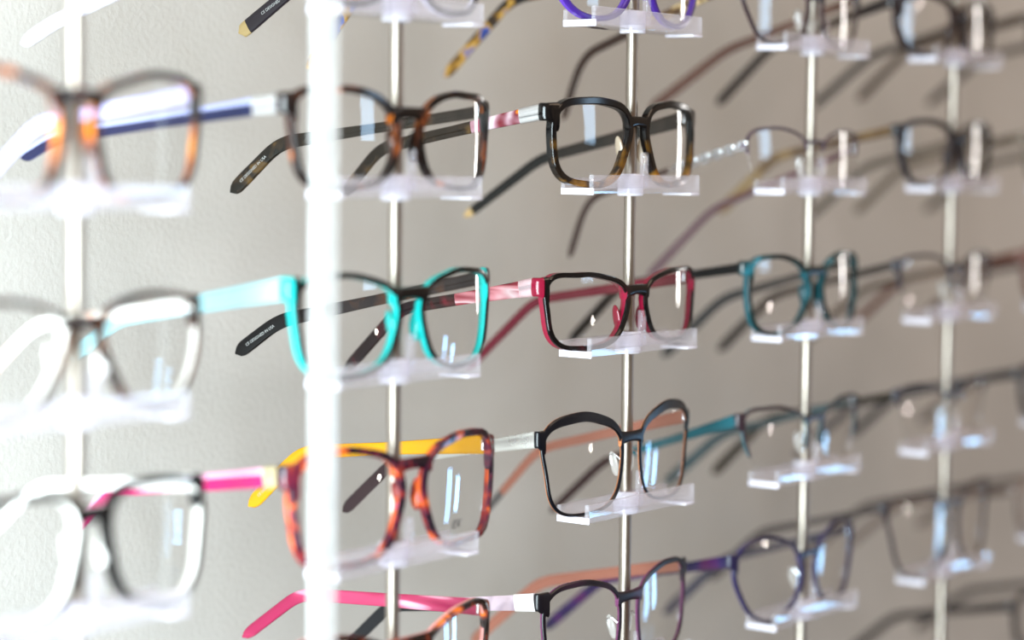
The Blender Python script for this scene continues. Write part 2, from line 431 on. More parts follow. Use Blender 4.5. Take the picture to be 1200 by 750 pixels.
        def ring(i, grow=0.0):
            y, z, a, sl = pts_[i]
            f = sl / Ltot
            sb = (T['bend'] - y0)
            if sl < sb * .55: h = T['h0'] + (T['hm'] - T['h0']) * (sl / (sb * .55)) ** .8
            else:
                q = min(1, (sl - sb * .55) / max(1, Ltot - 12 - sb * .55)); h = T['hm'] + (T['ht'] - T['hm']) * q
            rem = Ltot - sl
            rr = T.get('round', 7)
            if rem < rr: h *= max(.12, math.sqrt(max(0, 1 - (1 - rem / rr) ** 2)))
            tk = T['t'] * (1 - .15 * f)
            x = s * (xe - et / 2 - T['conv'] * max(0, f) ** 1.6)
            u = Vector((s, 0, 0)); v = Vector((0, math.sin(a), math.cos(a)))
            return sec((x, y, z), u, v, tk / 2 + grow, h / 2 + grow, 16, 3.0)
        n = len(pts_)
        zones = T.get('zones')                       # [(name, upto mm, outer, inner)]
        def mm_(i, j, T=T): return (2 if T.get('low') and j >= 12 else 0) if (j < 4 or j >= 12) else 1
        bm = bmesh.new()
        i0 = 0; nhinge = 0
        if T.get('chain'):
            nch = int(T['chain'] / 2)
            i0 = nch
        tipl = T.get('tip_len'); i1 = n - 1
        if tipl: i1 = n - 1 - int(tipl / 2)
        loft(bm, [ring(i) for i in range(i0, i1 + 1)], mat=mm_)
        tp = mesh_obj('temple', bm, [T['outer'], T['inner'], T.get('low', T['outer'])], root)
        if T.get('tlabel'): tp['label'] = T['tlabel']
        if tipl:
            bm = bmesh.new(); loft(bm, [ring(i) for i in range(i1, n)], mat=mm_)
            tm = T['tip_mat']; tip = mesh_obj('temple_tip', bm, [tm, T.get('tip_in', tm)], tp)
            if T.get('tiplabel'): tip['label'] = T['tiplabel']
        if T.get('hinge'):
            nh = max(2, int(T['hinge'] / 2))
            bm = bmesh.new(); loft(bm, [ring(i, .35) for i in range(0, nh + 1)], mat=lambda i, j: 0)
            mesh_obj('hinge_plate', bm, T.get('hinge_mat', SILVER), tp)['label'] = T.get('hlabel', 'metal hinge plate')
        if not T.get('hinge'):
            # small barrel hinge inside the corner
            bm = bmesh.new()
            xh = s * (xe - et - .6)
            for dz in (-1.6, 0, 1.6): cyl(bm, xh, y0 - .2, z0 + dz - .7, z0 + dz + .7, .95, 12)
            mesh_obj('hinge', bm, SILVER, tp)
        if T.get('chain'):
            bm = bmesh.new()
            for c in range(0, nch, 2):
                y, z, a, sl = pts_[c]; x = s * (xe - et / 2)
                for (oy, oz) in ((0, 0),):
                    pp = []
                    for k in range(17):
                        t = 2 * math.pi * k / 16
                        ly, lz = 3.0 * math.cos(t), 2.4 * math.sin(t)
                        tw = .9 if (c // 2) % 2 else -.4
                        pp.append((x + lz * math.sin(tw), y + ly, z - ly * math.sin(a) + lz * math.cos(tw)))
                    tube(bm, pp, .95, 8)
            mesh_obj('chain_links', bm, SILVER, tp)['label'] = 'silver chain links'
        if T.get('text'):
            # lettering printed on the inner face near the tip, reading up towards the hinge
            cu = bpy.data.curves.new('lettering', 'FONT'); cu.body = T['text']; cu.size = 2.05 * MM * T.get('tsize', 1); cu.extrude = .03 * MM
            cu.align_y = 'CENTER'
            to = bpy.data.objects.new('lettering_curve', cu); C.objects.link(to)
            dg = bpy.context.evaluated_depsgraph_get(); dg.update()
            me = bpy.data.meshes.new_from_object(to.evaluated_get(dg)); bpy.data.objects.remove(to)
            i = n - 1 - int(T.get('tstart', 9) / 2)
            y, z, a, sl = pts_[i]; f = sl / Ltot
            x = s * (xe - et / 2 - T['conv'] * f ** 1.6) - s * (T['t'] * (1 - .15 * f) / 2 + .05)
            i2 = max(0, i - 12); y2, z2, a_, sl2 = pts_[i2]; f2 = sl2 / Ltot
            x2 = s * (xe - et / 2 - T['conv'] * f2 ** 1.6) - s * (T['t'] * (1 - .15 * f2) / 2 + .05)
            ex = (Vector((x2, y2, z2)) - Vector((x, y, z))).normalized()
            ez = Vector((-s, 0, 0)); ez = (ez - ex * ez.dot(ex)).normalized(); ey = ez.cross(ex)
            Mx = Matrix((ex, ey, ez)).transposed().to_4x4(); Mx.translation = Vector((x, y, z)) * MM
            me.transform(Mx); me.materials.clear(); me.materials.append(PRINT_W)
            lo = bpy.data.objects.new('lettering', me); C.objects.link(lo); lo.parent = tp
            lo['label'] = 'tiny white print on the temple tip'
    if S.get('mark'):
        cu = bpy.data.curves.new('mark', 'FONT'); cu.body = S['mark']; cu.size = 8 * MM; cu.extrude = .02 * MM; cu.shear = .35
        to = bpy.data.objects.new('mark_curve', cu); C.objects.link(to)
        dg = bpy.context.evaluated_depsgraph_get(); dg.update()
        me = bpy.data.meshes.new_from_object(to.evaluated_get(dg)); bpy.data.objects.remove(to)
        mx_, mz_ = S['mark_at']
        for v in me.vertices:
            p = Vector((v.co.x / MM + mx_, ylens - .75 + v.co.z / MM, v.co.y / MM + mz_))
            cz = sum(z for x, z in loop) / N; cx = -sum(x for x, z in loop) / N
            p.y += (p.z - cz) ** 2 / 520 + (p.x - cx) ** 2 / 1800
            v.co = bend(p) * MM
        me.materials.clear(); me.materials.append(PRINT_D)
        lo = bpy.data.objects.new('lens_mark', me); C.objects.link(lo); lo.parent = root
        lo['label'] = 'small dark script mark printed on the lens'
    return root

# ------------------------------------------------------------------ shelf (made once, then copied with its parts)
def make_shelf():
    root = empty('display_shelf', (0, 0, 0))
    L0, L1, D0, D = -48, 46, -11.0, 7.5
    # U channel swept along x: profile in (y, z)
    t = 2.3
    prof = [(D0, .7), (D, .7), (D, 8.2), (D - t, 8.2), (D - t, FLOOR_T), (D0 + t, FLOOR_T), (D0 + t, 9.6), (D0, 9.6)]
    bm = bmesh.new()
    xs = [L0, L0 + .4, L1 - .4, L1]
    rings = []
    for i, x in enumerate(xs):
        sh = .35 if i in (0, 3) else 0
        rings.append([Vector((x, y, z)) for y, z in prof])
    loft(bm, rings, mat=lambda i, j: 1 if j == 6 else 0)
    for fc in bm.faces:
        if len(fc.verts) == 8: fc.material_index = 0
    bmesh.ops.bevel(bm, geom=[e for e in bm.edges if abs((e.verts[0].co - e.verts[1].co).x) > .05], offset=.25 * MM, segments=2, affect='EDGES', profile=.5)
    mesh_obj('tray', bm, [ACRYL, EDGE], root, flat_angle=30)
    # pale blocks added to imitate the bright cut ends of the floor
    bm = bmesh.new(); box(bm, L1 - 9, L1 - .2, D0 - .5, D - 2.5, -.4, .75, 0, .2)
    mesh_obj('bright_cut_end', bm, EDGE, root)
    bm = bmesh.new(); box(bm, L0 - .25, L0 + .7, D0 - .1, D, .2, FLOOR_T + .2, 0, .2)
    mesh_obj('bright_cut_end', bm, EDGE, root)
    # collar clamped on the rod
    bm = bmesh.new()
    n = 28
    ro, ri = 6.4, 3.35
    rings = [[Vector((r * math.cos(2 * math.pi * k / n), r * math.sin(2 * math.pi * k / n), z)) for k in range(n)] for r, z in ((ri, -.6), (ro - .4, -.6), (ro, -.2), (ro, 9.6), (ro - .5, 10.2), (ri, 10.2))]
    loft(bm, rings, closed=True)
    mesh_obj('collar', bm, EDGE, root)
    # upright tab for the bridge
    bm = bmesh.new(); box(bm, 1.5, 6.2, -6.6, -4.2, FLOOR_T, 20.6, 0, .5)
    mesh_obj('nose_tab', bm, ACRYL, root)
    return root

def copy_tree(o, parent=None):
    c = o.copy(); C.objects.link(c); c.parent = parent
    for ch in list(o.children): copy_tree(ch, c)
    return c

# ------------------------------------------------------------------ the individual pairs
def rrect(w, h, cat=0.0, gap=9, z0=5):
    """a plain rounded-rectangle lens for pairs of which the photo shows only an end"""
    x0, x1 = -gap - w, -gap
    return (-2.0, [(x0 + 2, z0 + h - 3 + cat), (x0 + 10, z0 + h + cat), (x0 + w * .5, z0 + h), (x1 - 8, z0 + h - 2.5), (x1, z0 + h - 9), (x1 - 2, z0 + h * .45),
                   (x1 - 8, z0 + 4), (x1 - 20, z0), (x0 + 22, z0), (x0 + 9, z0 + 2.5), (x0 + 4, z0 + 9), (x0 + 1, z0 + h * .55)])

DK_TORT = lambda: tort(['#0b0707', '#0e0908', '#20100c', '#5a2a12', '#c0661f'], 85, lo=.42, hi=.74)
RED_TORT = lambda: tort(['#150a14', '#2a0e20', '#541628', '#923416', '#e0702a'], 120, lo=.36, hi=.72)
OR_TORT = lambda: tort(['#140c0a', '#30120c', '#7a2e12', '#ff7d14'], 110, lo=.40, hi=.70)
BLUE_TORT = lambda: tort(['#15100c', '#2a1c12', '#8a6224', '#b08838', '#2b4a94', '#162c6a'], 90, lo=.34, hi=.66)
LEOPARD = lambda: tort(['#4a3320', '#6b4c2e', '#b99b6b', '#d6bd90'], 210, lo=.40, hi=.58)
NIGHT_TORT = lambda: tort(['#17140f', '#17140f', '#2c2218', '#5d4522'], 95, lo=.4, hi=.75)

SPEC = {
 (0, 1): dict(label='blurred brown tortoiseshell glasses at the left edge, uppermost pair on the leftmost rod',
    front=DK_TORT(), back=tort(['#3a1f14', '#b3551c', '#ff9a2e'], 80), rim=(3.0, 2.4, 3.0, 2.8), th=4.0,
    temple=dict(outer=clear('#cfd0f2', .8), inner=clear('#c9c6f6', .85), slope=.13, h0=7, hm=6, end=140)),
 (0, 2): dict(label='blurred brown-browed glasses with pale inner rims at the left edge, middle pair on leftmost rod',
    front=tort(['#160d0b', '#241410', '#4a2c1c'], 80), back=clear('#f1ece6', .8), outer_front=True, rim=(2.6, 2.2, 2.6, 2.4), th=4.6, split=.3,
    temple=dict(outer=solid('#ece6e2', .2), inner=tort(['#f2eeea', '#f4efe9', '#f0d8c8', '#e8562a'], 60, lo=.4, hi=.68), slope=.14, h0=6, hm=4.6)),
 (0, 3): dict(label='blurred black glasses with thick white inner rims in the lower left corner of the photo',
    front=BLACK, back=solid('#f4efe9', .25), outer_front=True, rim=(2.6, 2.0, 2.6, 2.4), th=6.0, split=.25, bridge_h=6,
    temple=dict(outer=solid('#f3eeea', .2), inner=solid('#f5f1ee', .2), slope=.1)),
 (1, 0): dict(label='glasses atop the second rod showing only a black temple tip with a tan end',
    shape=rrect(51, 36), front=BLACK, back=solid('#dcdaea', .2),
    temple=dict(outer=clear('#e4e0f6', .85), inner=BLACK),
    far=dict(outer=BLACK, inner=solid('#1d171c', .16), slope=.14, bend=112, tip=.66, end=149, ht=7.5, round=3, tip_len=7, tip_mat=solid('#8f7a52', .3), tiplabel='tan temple end', text='CE DESIGNED IN USA', tstart=16),
    near=dict(slope=.26, bend=150, tip=.38, end=178)),
 (1, 1): dict(label='dark tortoiseshell glasses with silver hinge and navy lavender temple, directly above the turquoise pair',
    front=DK_TORT(), back=tort(['#1a110d', '#3a1a0c', '#c86a18'], 70, lo=.42, hi=.74), rim=(3.0, 2.3, 3.2, 2.6), th=4.2, end_h=9, end_drop=5.0,
    near=dict(outer=solid('#a9aed8', .2), low=solid('#161c40', .2), inner=solid('#5a5f9c', .2), slope=.10, bend=150, tip=.38, end=178, hinge=14, h0=8, hm=6.0, hlabel='silver hinge plate'),
    far=dict(outer=BLACK, inner=NIGHT_TORT(), slope=.125, bend=127, tip=.85, end=159, h0=5.5, hm=4.8, ht=7.6, text='CE DESIGNED IN USA', round=6)),
 (1, 2): dict(label='cat-eye glasses with black front, bright turquoise inner rims and a turquoise temple',
    front=BLACK, back=solid('#0fa8a3', .14), rim=(2.4, 2.2, 2.8, 2.4), th=4.6, split=.2, end_h=10, end_drop=4.2, end_back=True, end_lift=.5,
    near=dict(outer=solid('#8db6bc', .25), inner=solid('#1f1a1c', .2), slope=.17, bend=112, tip=.6, end=150, h0=9.5, hm=8.0, ht=7),
    far=dict(outer=solid('#4fc3cf', .2), inner=tort(['#191416', '#1d1718', '#3b2418', '#7a4522'], 70, lo=.44, hi=.72), slope=.215, bend=128, tip=.68, end=158, h0=6.5, hm=5.2, ht=7.6, tip_len=46, tip_mat=BLACK, text='CE DESIGNED IN USA', round=6)),
 (1, 3): dict(label='red-orange tortoiseshell glasses with a hot pink near temple and mustard yellow far temple',
    front=RED_TORT(), back=tort(['#4a1226', '#8a2418', '#d05a1a', '#c03a86'], 90, lo=.34, hi=.68), rim=(3.2, 2.2, 3.4, 3.2), th=4.2, end_h=10, end_drop=7,
    mark='ex', mark_at=(29, 8.0),
    near=dict(outer=solid('#e6a2c0', .2), low=solid('#b81a62', .2), inner=solid('#b92a70', .2), slope=.15, bend=115, tip=.8, end=150, h0=8.5, hm=7.5, hinge=9, hinge_mat=solid('#f1e3b8', .2, 1.0), hlabel='pale gold hinge plate', tlabel='hot pink temple'),
    far=dict(outer=RED_TORT(), inner=solid('#c28a0a', .18), slope=.115, bend=119, tip=.95, end=154, h0=9, hm=6, ht=7.5, text='CE DESIGN', tstart=8, tlabel='mustard yellow temple', round=7)),
 (1, 4): dict(label='orange tortoiseshell glasses with a rose pink temple cut off by the bottom edge',
    shape=(4.0, [(-65, 47), (-59, 51.5), (-46, 52), (-32, 50), (-18, 45), (-10, 38), (-9, 31), (-12, 20), (-19, 10), (-32, 6), (-47, 6), (-57, 10), (-62, 22), (-64.5, 36)]),
    front=OR_TORT(), back=clear('#f3a9a2', .75), rim=(2.8, 2.4, 3.0, 2.6), th=4.4, split=.5,
    near=dict(outer=OR_TORT(), inner=OR_TORT()),
    far=dict(outer=solid('#e27c98', .2), inner=tort(['#8e1f44', '#9a2a4c', '#a83a5c', '#e0a0b4'], 40, lo=.45, hi=.62, stretch=(1, .3, 2)), slope=.06, bend=118, tip=.75, end=156, h0=8, hm=6.5, ht=6.0, tlabel='rose pink temple')),
 (2, 0): dict(label='purple glasses with blue and gold mottled temples at the top edge, centre rod',
    shape=(-2.5, [(-60, 34), (-52, 42), (-38, 44), (-24, 42), (-13, 36), (-9, 27), (-12, 16), (-20, 7.5), (-33, 4.5), (-45, 6), (-54, 12), (-59.5, 22)]),
    front=solid('#3a1d78', .15), back=solid('#54329a', .15), rim=(3, 2.6, 3, 3),
    temple=dict(outer=BLUE_TORT(), inner=BLUE_TORT(), slope=.14, bend=120, tip=.98, end=166, h0=6.5, hm=5.6, ht=6.4)),
 (2, 1): dict(label='thick sharp black glasses fading to brown tortoiseshell below, with silver hinge plates, centre rod',
    front=fade(['#070607', '#0d0a09'], ['#17100b', '#8f6019'], 6, 24), back=fade(['#070607', '#0d0a09'], ['#1c130b', '#94691e'], 2, 18),
    rim=(3.6, 3.0, 3.6, 3.0), th=4.4, end_h=8.5, end_drop=4.2, end_out=3.6, pad_mat=clear('#d9c9b4', .5),
    near=dict(outer=tort(['#ff8a14', '#7a2430', '#b98a98', '#e4d6dc', '#b86a80'], 70, lo=.32, hi=.66), inner=NIGHT_TORT(), slope=.17, bend=112, tip=.9, end=142, h0=7.4, hm=5.6, hinge=13, hlabel='silver hinge plate', tip_len=96, tip_mat=NIGHT_TORT(), tiplabel='dark tortoiseshell rear half of the temple'),  # palest stops of the outer pattern paint in overexposed white
    far=dict(outer=NIGHT_TORT(), inner=solid('#161513', .2), slope=.24, bend=99, tip=.68, end=150, h0=8.5, hm=6.4, ht=5.2, tip_len=6, tip_mat=solid('#b99a6a', .3), tiplabel='tan temple end')),
 (2, 2): dict(label='black and red rectangular glasses with red temples, in sharp focus on the centre rod',
    front=tort(['#070607', '#0a0707', '#1a080c', '#5a101c'], 60, lo=.46, hi=.78), back=solid('#761029', .14), rim=(2.4, 2.2, 3.0, 2.6), th=4.6, split=.34, end_back=True, end_h=9, end_drop=4.2,
    near=dict(outer=tort(['#20141c', '#8a2836', '#d08890', '#e8ccd0', '#a03a48'], 60, lo=.36, hi=.66, stretch=(1, .4, 2)), inner=solid('#9a2036', .2), slope=.17, bend=95, tip=.85, end=138, h0=8.5, hm=6, hinge=9, hinge_mat=solid('#e6c6cc', .22, .8), hlabel='pinkish hinge plate', tip_len=88, tip_mat=tort(['#150c10', '#1d1014', '#3a1218', '#6a1c28'], 80, lo=.42, hi=.72), tiplabel='dark red-black rear half of the temple'),
    far=dict(outer=BLACK, inner=solid('#5e1222', .25), slope=.17, bend=104, tip=.95, end=150, h0=6.5, hm=5.2, ht=5)),
 (2, 3): dict(label='black metal browline glasses with clear nose pads and salmon far temple, centre rod',
    front=solid('#06070d', .24), back=solid('#b9764e', .28, .6), rim=(5.0, 1.5, 1.7, 1.8), th=2.0, split=.55, pads='metal', bridge_h=5.2, bridge_arch=.6, end_h=8, end_drop=6.5, bridge_drop=10.5, end_out=2.5,
    near=dict(outer=solid('#cfcdc9', .28, .9), inner=solid('#b5a9a0', .3, .8), slope=.2, bend=96, tip=.8, end=138, h0=8, hm=5.5, t=1.4, tip_len=44, tip_mat=solid('#2a1c20', .2), tlabel='brushed silver temple'),
    far=dict(outer=solid('#cfcdc9', .28, .9), inner=solid('#875444', .3), slope=.27, bend=97, tip=1.15, end=134, h0=7, hm=5.2, ht=4.6, t=1.4, tip_len=16, tip_mat=solid('#4a4442', .3), tlabel='salmon temple')),
 (2, 4): dict(label='plum metal glasses with white hinge plate at the bottom edge, lowest on centre rod',
    front=tort(['#0c090e', '#150d14', '#2c1626', '#402238'], 22, lo=.40, hi=.62, rough=.3), back=solid('#5b2b4c', .28), rim=(3.0, 1.7, 1.9, 2.2), th=2.2, pads='metal', bridge_h=5, bridge_arch=.4, end_h=8.5, end_drop=4.5, bridge_drop=10, pad_drop=15,
    near=dict(outer=tort(['#3a2c36', '#a792a4', '#d9c6d2'], 55, lo=.3, hi=.6), inner=solid('#c07a70', .3), slope=.15, bend=100, tip=.85, end=140, h0=8, hm=6.5, t=1.6, hinge=13, hinge_mat=solid('#efe9ea', .3, .6), hlabel='white metal hinge plate', tip_len=92, tip_mat=solid('#17171a', .2), tiplabel='black rear half of the temple'),
    far=dict(outer=solid('#a992a4', .3), inner=solid('#8a5646', .3), slope=.22, bend=95, tip=.9, end=142, h0=7, hm=6, t=1.6, tlabel='salmon temple')),
 (3, 0): dict(label='thin dark-rimmed glasses with a leopard-patterned temple at the top edge on the fourth rod',
    front=solid('#2b2124', .2), back=solid('#3a2a2c', .2), rim=(2.0, 1.3, 1.6, 1.6), th=2.4, pads='metal',
    near=dict(outer=LEOPARD(), inner=solid('#4a352a', .25), slope=.36, bend=108, tip=2.4, end=128, h0=6.5, hm=5, ht=4.5, tip_len=84, tip_mat=solid('#33241e', .2)),
    far=dict(outer=LEOPARD(), inner=solid('#5a3d34', .25), slope=.33, bend=92, tip=.7, end=146, h0=5, hm=4.5)),
 (3, 1): dict(label='near-rimless glasses with thin plum brow wire and silver chain-link temple, fourth rod',
    front=solid('#4a3d4a', .25, .5), back=solid('#5a4a58', .25, .5), rim=(1.5, 1.2, 1.2, 1.2), th=1.8, thin_below=21, pads='metal', bridge_h=1.8, bridge_flare=1, bridge_drop=7, end_h=3, end_drop=9, end_out=1.5,
    near=dict(outer=solid('#3a2a26', .2), inner=solid('#3a2a26', .2), slope=.29, bend=108, tip=2.4, end=128, h0=3, hm=3.2, ht=4.2, t=2, chain=48),
    far=dict(outer=solid('#5a3448', .2), inner=solid('#563444', .22), slope=.40, bend=98, tip=1.0, end=144, h0=3.4, hm=3.2, ht=4.4, t=2)),
 (3, 2): dict(label='dark teal and black rounded rectangular glasses with a black temple on the fourth rod',
    front=tort(['#0e1416', '#11201f', '#17383c', '#2b7080'], 70, lo=.42, hi=.74), back=solid('#11424a', .15), rim=(2.6, 2.2, 2.8, 2.6), th=4.2, split=.3, end_h=8,
    near=dict(outer=BLACK, inner=solid('#20282a', .2), slope=.16, bend=88, tip=.9, end=130, h0=5.5, hm=5, ht=5.6),
    far=dict(outer=BLACK, inner=solid('#2b2b2c', .25), slope=.3, bend=92, tip=.95, end=136, h0=5, hm=4.6)),
 (3, 3): dict(label='half-rimmed dark brown glasses with a teal temple on the fourth rod',
    front=solid('#2c2026', .2), back=solid('#37565c', .2), rim=(2.0, .9, 1.6, 1.4), th=2.6, thin_below=17, pads='metal', bridge_h=3,
    near=dict(outer=solid('#15505a', .22), inner=solid('#2a5a62', .22), slope=.34, bend=96, tip=.85, end=140, h0=7, hm=4.6, ht=5, tip_len=72, tip_mat=solid('#2c1a1c', .18), tlabel='teal temple', tiplabel='dark brown temple sleeve'),
    far=dict(outer=solid('#15505a', .22), inner=solid('#2c3f44', .22), slope=.3, bend=95, tip=.9, end=136, h0=5, hm=4.2)),
 (3, 4): dict(label='round navy glasses with a purple temple, lowest on the fourth rod',
    front=solid('#1e1a33', .18), back=solid('#2c2550', .18), rim=(2.2, 1.6, 1.9, 2.0), th=2.8, pads='metal', bridge_h=3.4, end_drop=9, bridge_drop=13,
    near=dict(outer=tort(['#1c1638', '#2c1a4a', '#46164a', '#561e4a'], 40), inner=solid('#2f3a66', .2), slope=.24, bend=92, tip=.8, end=140, h0=7, hm=5),
    far=dict(outer=solid('#4a2f6a', .2), inner=solid('#33303c', .25), slope=.32, bend=92, tip=1.0, end=134, h0=5, hm=4.2)),
 (4, 0): dict(label='thick black-brown glasses at the top right, uppermost on the fifth rod',
    front=solid('#231a1a', .16), back=solid('#2c2020', .16), rim=(3.4, 2.6, 3.4, 3.2), th=4.2, bridge_h=6,
    temple=dict(outer=solid('#2a2220', .2), inner=solid('#3b332e', .25), slope=.3, bend=92, tip=.85, end=138)),
 (4, 1): dict(label='black rectangular glasses with a gold-tan temple, second pair down on the fifth rod',
    front=solid('#19161a', .16), back=solid('#221c22', .16), rim=(3.2, 2.0, 3.4, 2.6), th=4.0, end_h=8, end_drop=4.5, bridge_h=6,
    near=dict(outer=tort(['#4a3828', '#6a5236', '#9a8058'], 30), inner=solid('#5e4c38', .3), slope=.2, bend=92, tip=.85, end=138, h0=6, hm=5),
    far=dict(outer=solid('#8a7458', .3), inner=solid('#5a5046', .3), slope=.26, bend=92, tip=.9, end=138)),
 (4, 2): dict(label='thin black half-rimmed glasses at the right, third pair down on the fifth rod',
    front=solid('#26222a', .2), back=solid('#2c2832', .2), rim=(2.2, .9, 1.6, 1.8), th=2.6, thin_below=20, pads='metal', bridge_h=3.4,
    temple=dict(outer=solid('#332d2a', .2), inner=solid('#4f4136', .25), slope=.26, bend=92, tip=.9, end=138, h0=5, hm=4.4)),
 (4, 3): dict(label='rimless-bottomed glasses with a dark straight temple, fourth pair down on the fifth rod',
    front=solid('#2b2830', .2), back=solid('#37343c', .2), rim=(1.7, .9, 1.3, 1.3), th=2.2, thin_below=30, pads='metal', bridge_h=2.6,
    temple=dict(outer=solid('#2b241c', .2), inner=solid('#33343a', .22), slope=.24, bend=96, tip=.95, end=142, h0=5, hm=4.4)),
 (4, 4): dict(label='dark thin-rimmed glasses at the lower right, lowest pair on the fifth rod',
    front=solid('#2c262a', .2), back=solid('#3a3236', .2), rim=(2.2, 1.3, 1.6, 1.6), th=2.6, pads='metal', bridge_h=3,
    temple=dict(outer=solid('#4a4240', .22), inner=solid('#4a403c', .25), slope=.28, bend=94, tip=.9, end=138, h0=4.6, hm=4.2)),
}
for k_, cols, lab in ((0, ('#4a3c32', '#3c322c'), 'glasses past the right edge showing a brown-grey temple, topmost on the sixth rod'),
                      (1, ('#6a5e52', '#52483e'), 'glasses past the right edge showing a taupe temple beside the gold-templed black pair'),
                      (2, ('#5e3a30', '#4a3a34'), 'glasses past the right edge showing a reddish brown temple beside the thin black half-rimmed pair'),
                      (3, ('#2f2b2c', '#3a3434'), 'glasses past the right edge showing a charcoal temple beside the rimless-bottomed pair'),
                      (4, ('#6e5f58', '#5a4e48'), 'glasses past the right edge, pale brown temple beside the lowest pair on rod five'),
                      (5, ('#2c2523', '#332b28'), 'glasses past the lower right corner showing a near-black temple along the bottom edge')):
    SPEC[(5, k_)] = dict(label=lab, shape=rrect(51, 36), front=solid(cols[0], .2), back=solid(cols[1], .2),
                         temple=dict(outer=solid(cols[0], .22), inner=solid(cols[1], .25), slope=.22, bend=95, tip=.85, end=140))

SHELF_OF = {
 (0, 0): 'clear acrylic display shelf glowing white at the top left edge above the leftmost rod pairs',
 (0, 1): 'overexposed clear acrylic shelf under the blurred brown tortoiseshell pair at the left edge',
 (0, 2): 'overexposed clear acrylic shelf under the blurred brown-browed pair at the left edge',
 (0, 3): 'overexposed clear acrylic shelf under the white-rimmed black pair in the lower left corner',
 (1, 0): 'bright clear acrylic shelf at the top edge on the second rod, behind the frosted bar',
 (1, 1): 'bright clear acrylic shelf under the dark tortoiseshell pair with the silver hinge',
 (1, 2): 'bright clear acrylic shelf under the turquoise cat-eye pair',
 (1, 3): 'bright clear acrylic shelf under the tortoiseshell pair with pink and mustard temples',
 (1, 4): 'clear acrylic shelf below the bottom edge under the orange tortoiseshell pair',
 (2, 0): 'clear acrylic shelf under the purple pair at the top edge',
 (2, 1): 'clear acrylic shelf under the thick black pair with silver hinge plates',
 (2, 2): 'clear acrylic shelf under the black and red pair',
 (2, 3): 'clear acrylic shelf under the black browline pair with nose pads',
 (2, 4): 'clear acrylic shelf at the bottom edge under the plum metal pair',
 (3, 0): 'clear acrylic shelf under the thin dark pair with the leopard temple',
 (3, 1): 'clear acrylic shelf under the pair with the chain-link temple',
 (3, 2): 'clear acrylic shelf under the dark teal pair',
 (3, 3): 'clear acrylic shelf with bluish glint under the half-rimmed pair with the teal temple',
 (3, 4): 'clear acrylic shelf under the round navy pair',
 (4, 0): 'blurred clear acrylic shelf under the thick black-brown pair at the top right',
 (4, 1): 'blurred clear acrylic shelf under the black pair with the gold-tan temple',
 (4, 2): 'blurred clear acrylic shelf under the thin black half-rimmed pair at the right',
 (4, 3): 'blurred clear acrylic shelf under the rimless-bottomed pair at the right',
 (4, 4): 'blurred clear acrylic shelf under the lowest pair on the fifth rod',
 (5, 0): 'clear acrylic shelf past the right edge under the brown-grey pair',
 (5, 1): 'clear acrylic shelf past the right edge under the taupe pair',
 (5, 2): 'clear acrylic shelf past the right edge under the reddish brown pair',
 (5, 3): 'clear acrylic shelf past the right edge under the charcoal pair',
 (5, 4): 'clear acrylic shelf past the right edge under the pale brown pair',
 (5, 5): 'clear acrylic shelf past the lower right corner under the near-black pair',
}
proto = None
for (c, k), lab in SHELF_OF.items():
    zh = HUB[c][k] * MM
    if proto is None: proto = o = make_shelf()
    else: o = copy_tree(proto)
    o.location = (c * PITCH, 0, zh)
    tag(o, lab, 'shelf', 'clear acrylic display shelves')
for (c, k), S in SPEC.items():
    if 'shape' not in S: S['shape'] = TRACE['%d%d' % (c, k)]
    build_glasses((c, k), c * PITCH, HUB[c][k] * MM, S)

# ------------------------------------------------------------------ rods and the frosted bar
RODL = ['leftmost steel rod, strongly blurred and glowing white, carrying the overexposed shelves',
        'second steel rod from left, bright white with dark right side, behind the frosted bar',
        'third steel rod, the sharp one in the middle of the photo',
        'fourth steel rod, slightly blurred, right of the sharp middle rod',
        'fifth steel rod, blurred, nearest the right edge of the photo',
        'sixth steel rod just past the right edge of the photo']
ZF, ZC = -1.15, 1.25
for i in range(6):
    bm = bmesh.new(); cyl(bm, 0, 0, ZF / MM + .02, ZC / MM - .02, 3.0, 32)
    o = mesh_obj('display_rod', bm, STEEL); o.location = (i * PITCH, 0, 0)
    tag(o, RODL[i], 'rod', 'steel display rods')
bm = bmesh.new(); box(bm, -5.7, 5.7, -3.3, 3.3, ZF / MM + .02, ZC / MM - .02, 0, 1.2)
o = mesh_obj('acrylic_bar', bm, FROST); o.location = (.1015, -.029, 0)
tag(o, 'frosted white acrylic upright bar standing in front of the glasses beside the second rod', 'bar')

# ------------------------------------------------------------------ setting
def wall_mat():
    m, nt, out = base_mat('plaster_wall')
    b = principled(nt, out, Roughness=.6)
    b.inputs['Specular IOR Level'].default_value = .3
    tc = nt.nodes.new('ShaderNodeTexCoord')
    n1 = nt.nodes.new('ShaderNodeTexNoise'); n1.inputs['Scale'].default_value = 6.5; n1.inputs['Detail'].default_value = 4; n1.inputs['Distortion'].default_value = .6
    r1 = nt.nodes.new('ShaderNodeValToRGB')
    r1.color_ramp.elements[0].position = .3; r1.color_ramp.elements[0].color = (*WALL_A, 1)
    r1.color_ramp.elements[1].position = .72; r1.color_ramp.elements[1].color = (*WALL_B, 1)
    n2 = nt.nodes.new('ShaderNodeTexNoise'); n2.inputs['Scale'].default_value = 330; n2.inputs['Detail'].default_value = 3
    bp = nt.nodes.new('ShaderNodeBump'); bp.inputs['Strength'].default_value = .34; bp.inputs['Distance'].default_value = .0012
    for n in (n1, n2): nt.links.new(tc.outputs['Object'], n.inputs['Vector'])
    nt.links.new(n1.outputs[0], r1.inputs[0]); nt.links.new(r1.outputs[0], b.inputs['Base Color'])
    nt.links.new(n2.outputs[0], bp.inputs['Height']); nt.links.new(bp.outputs[0], b.inputs['Normal'])
    return m
WALL_A, WALL_B = (.40, .385, .36), (.49, .475, .45)
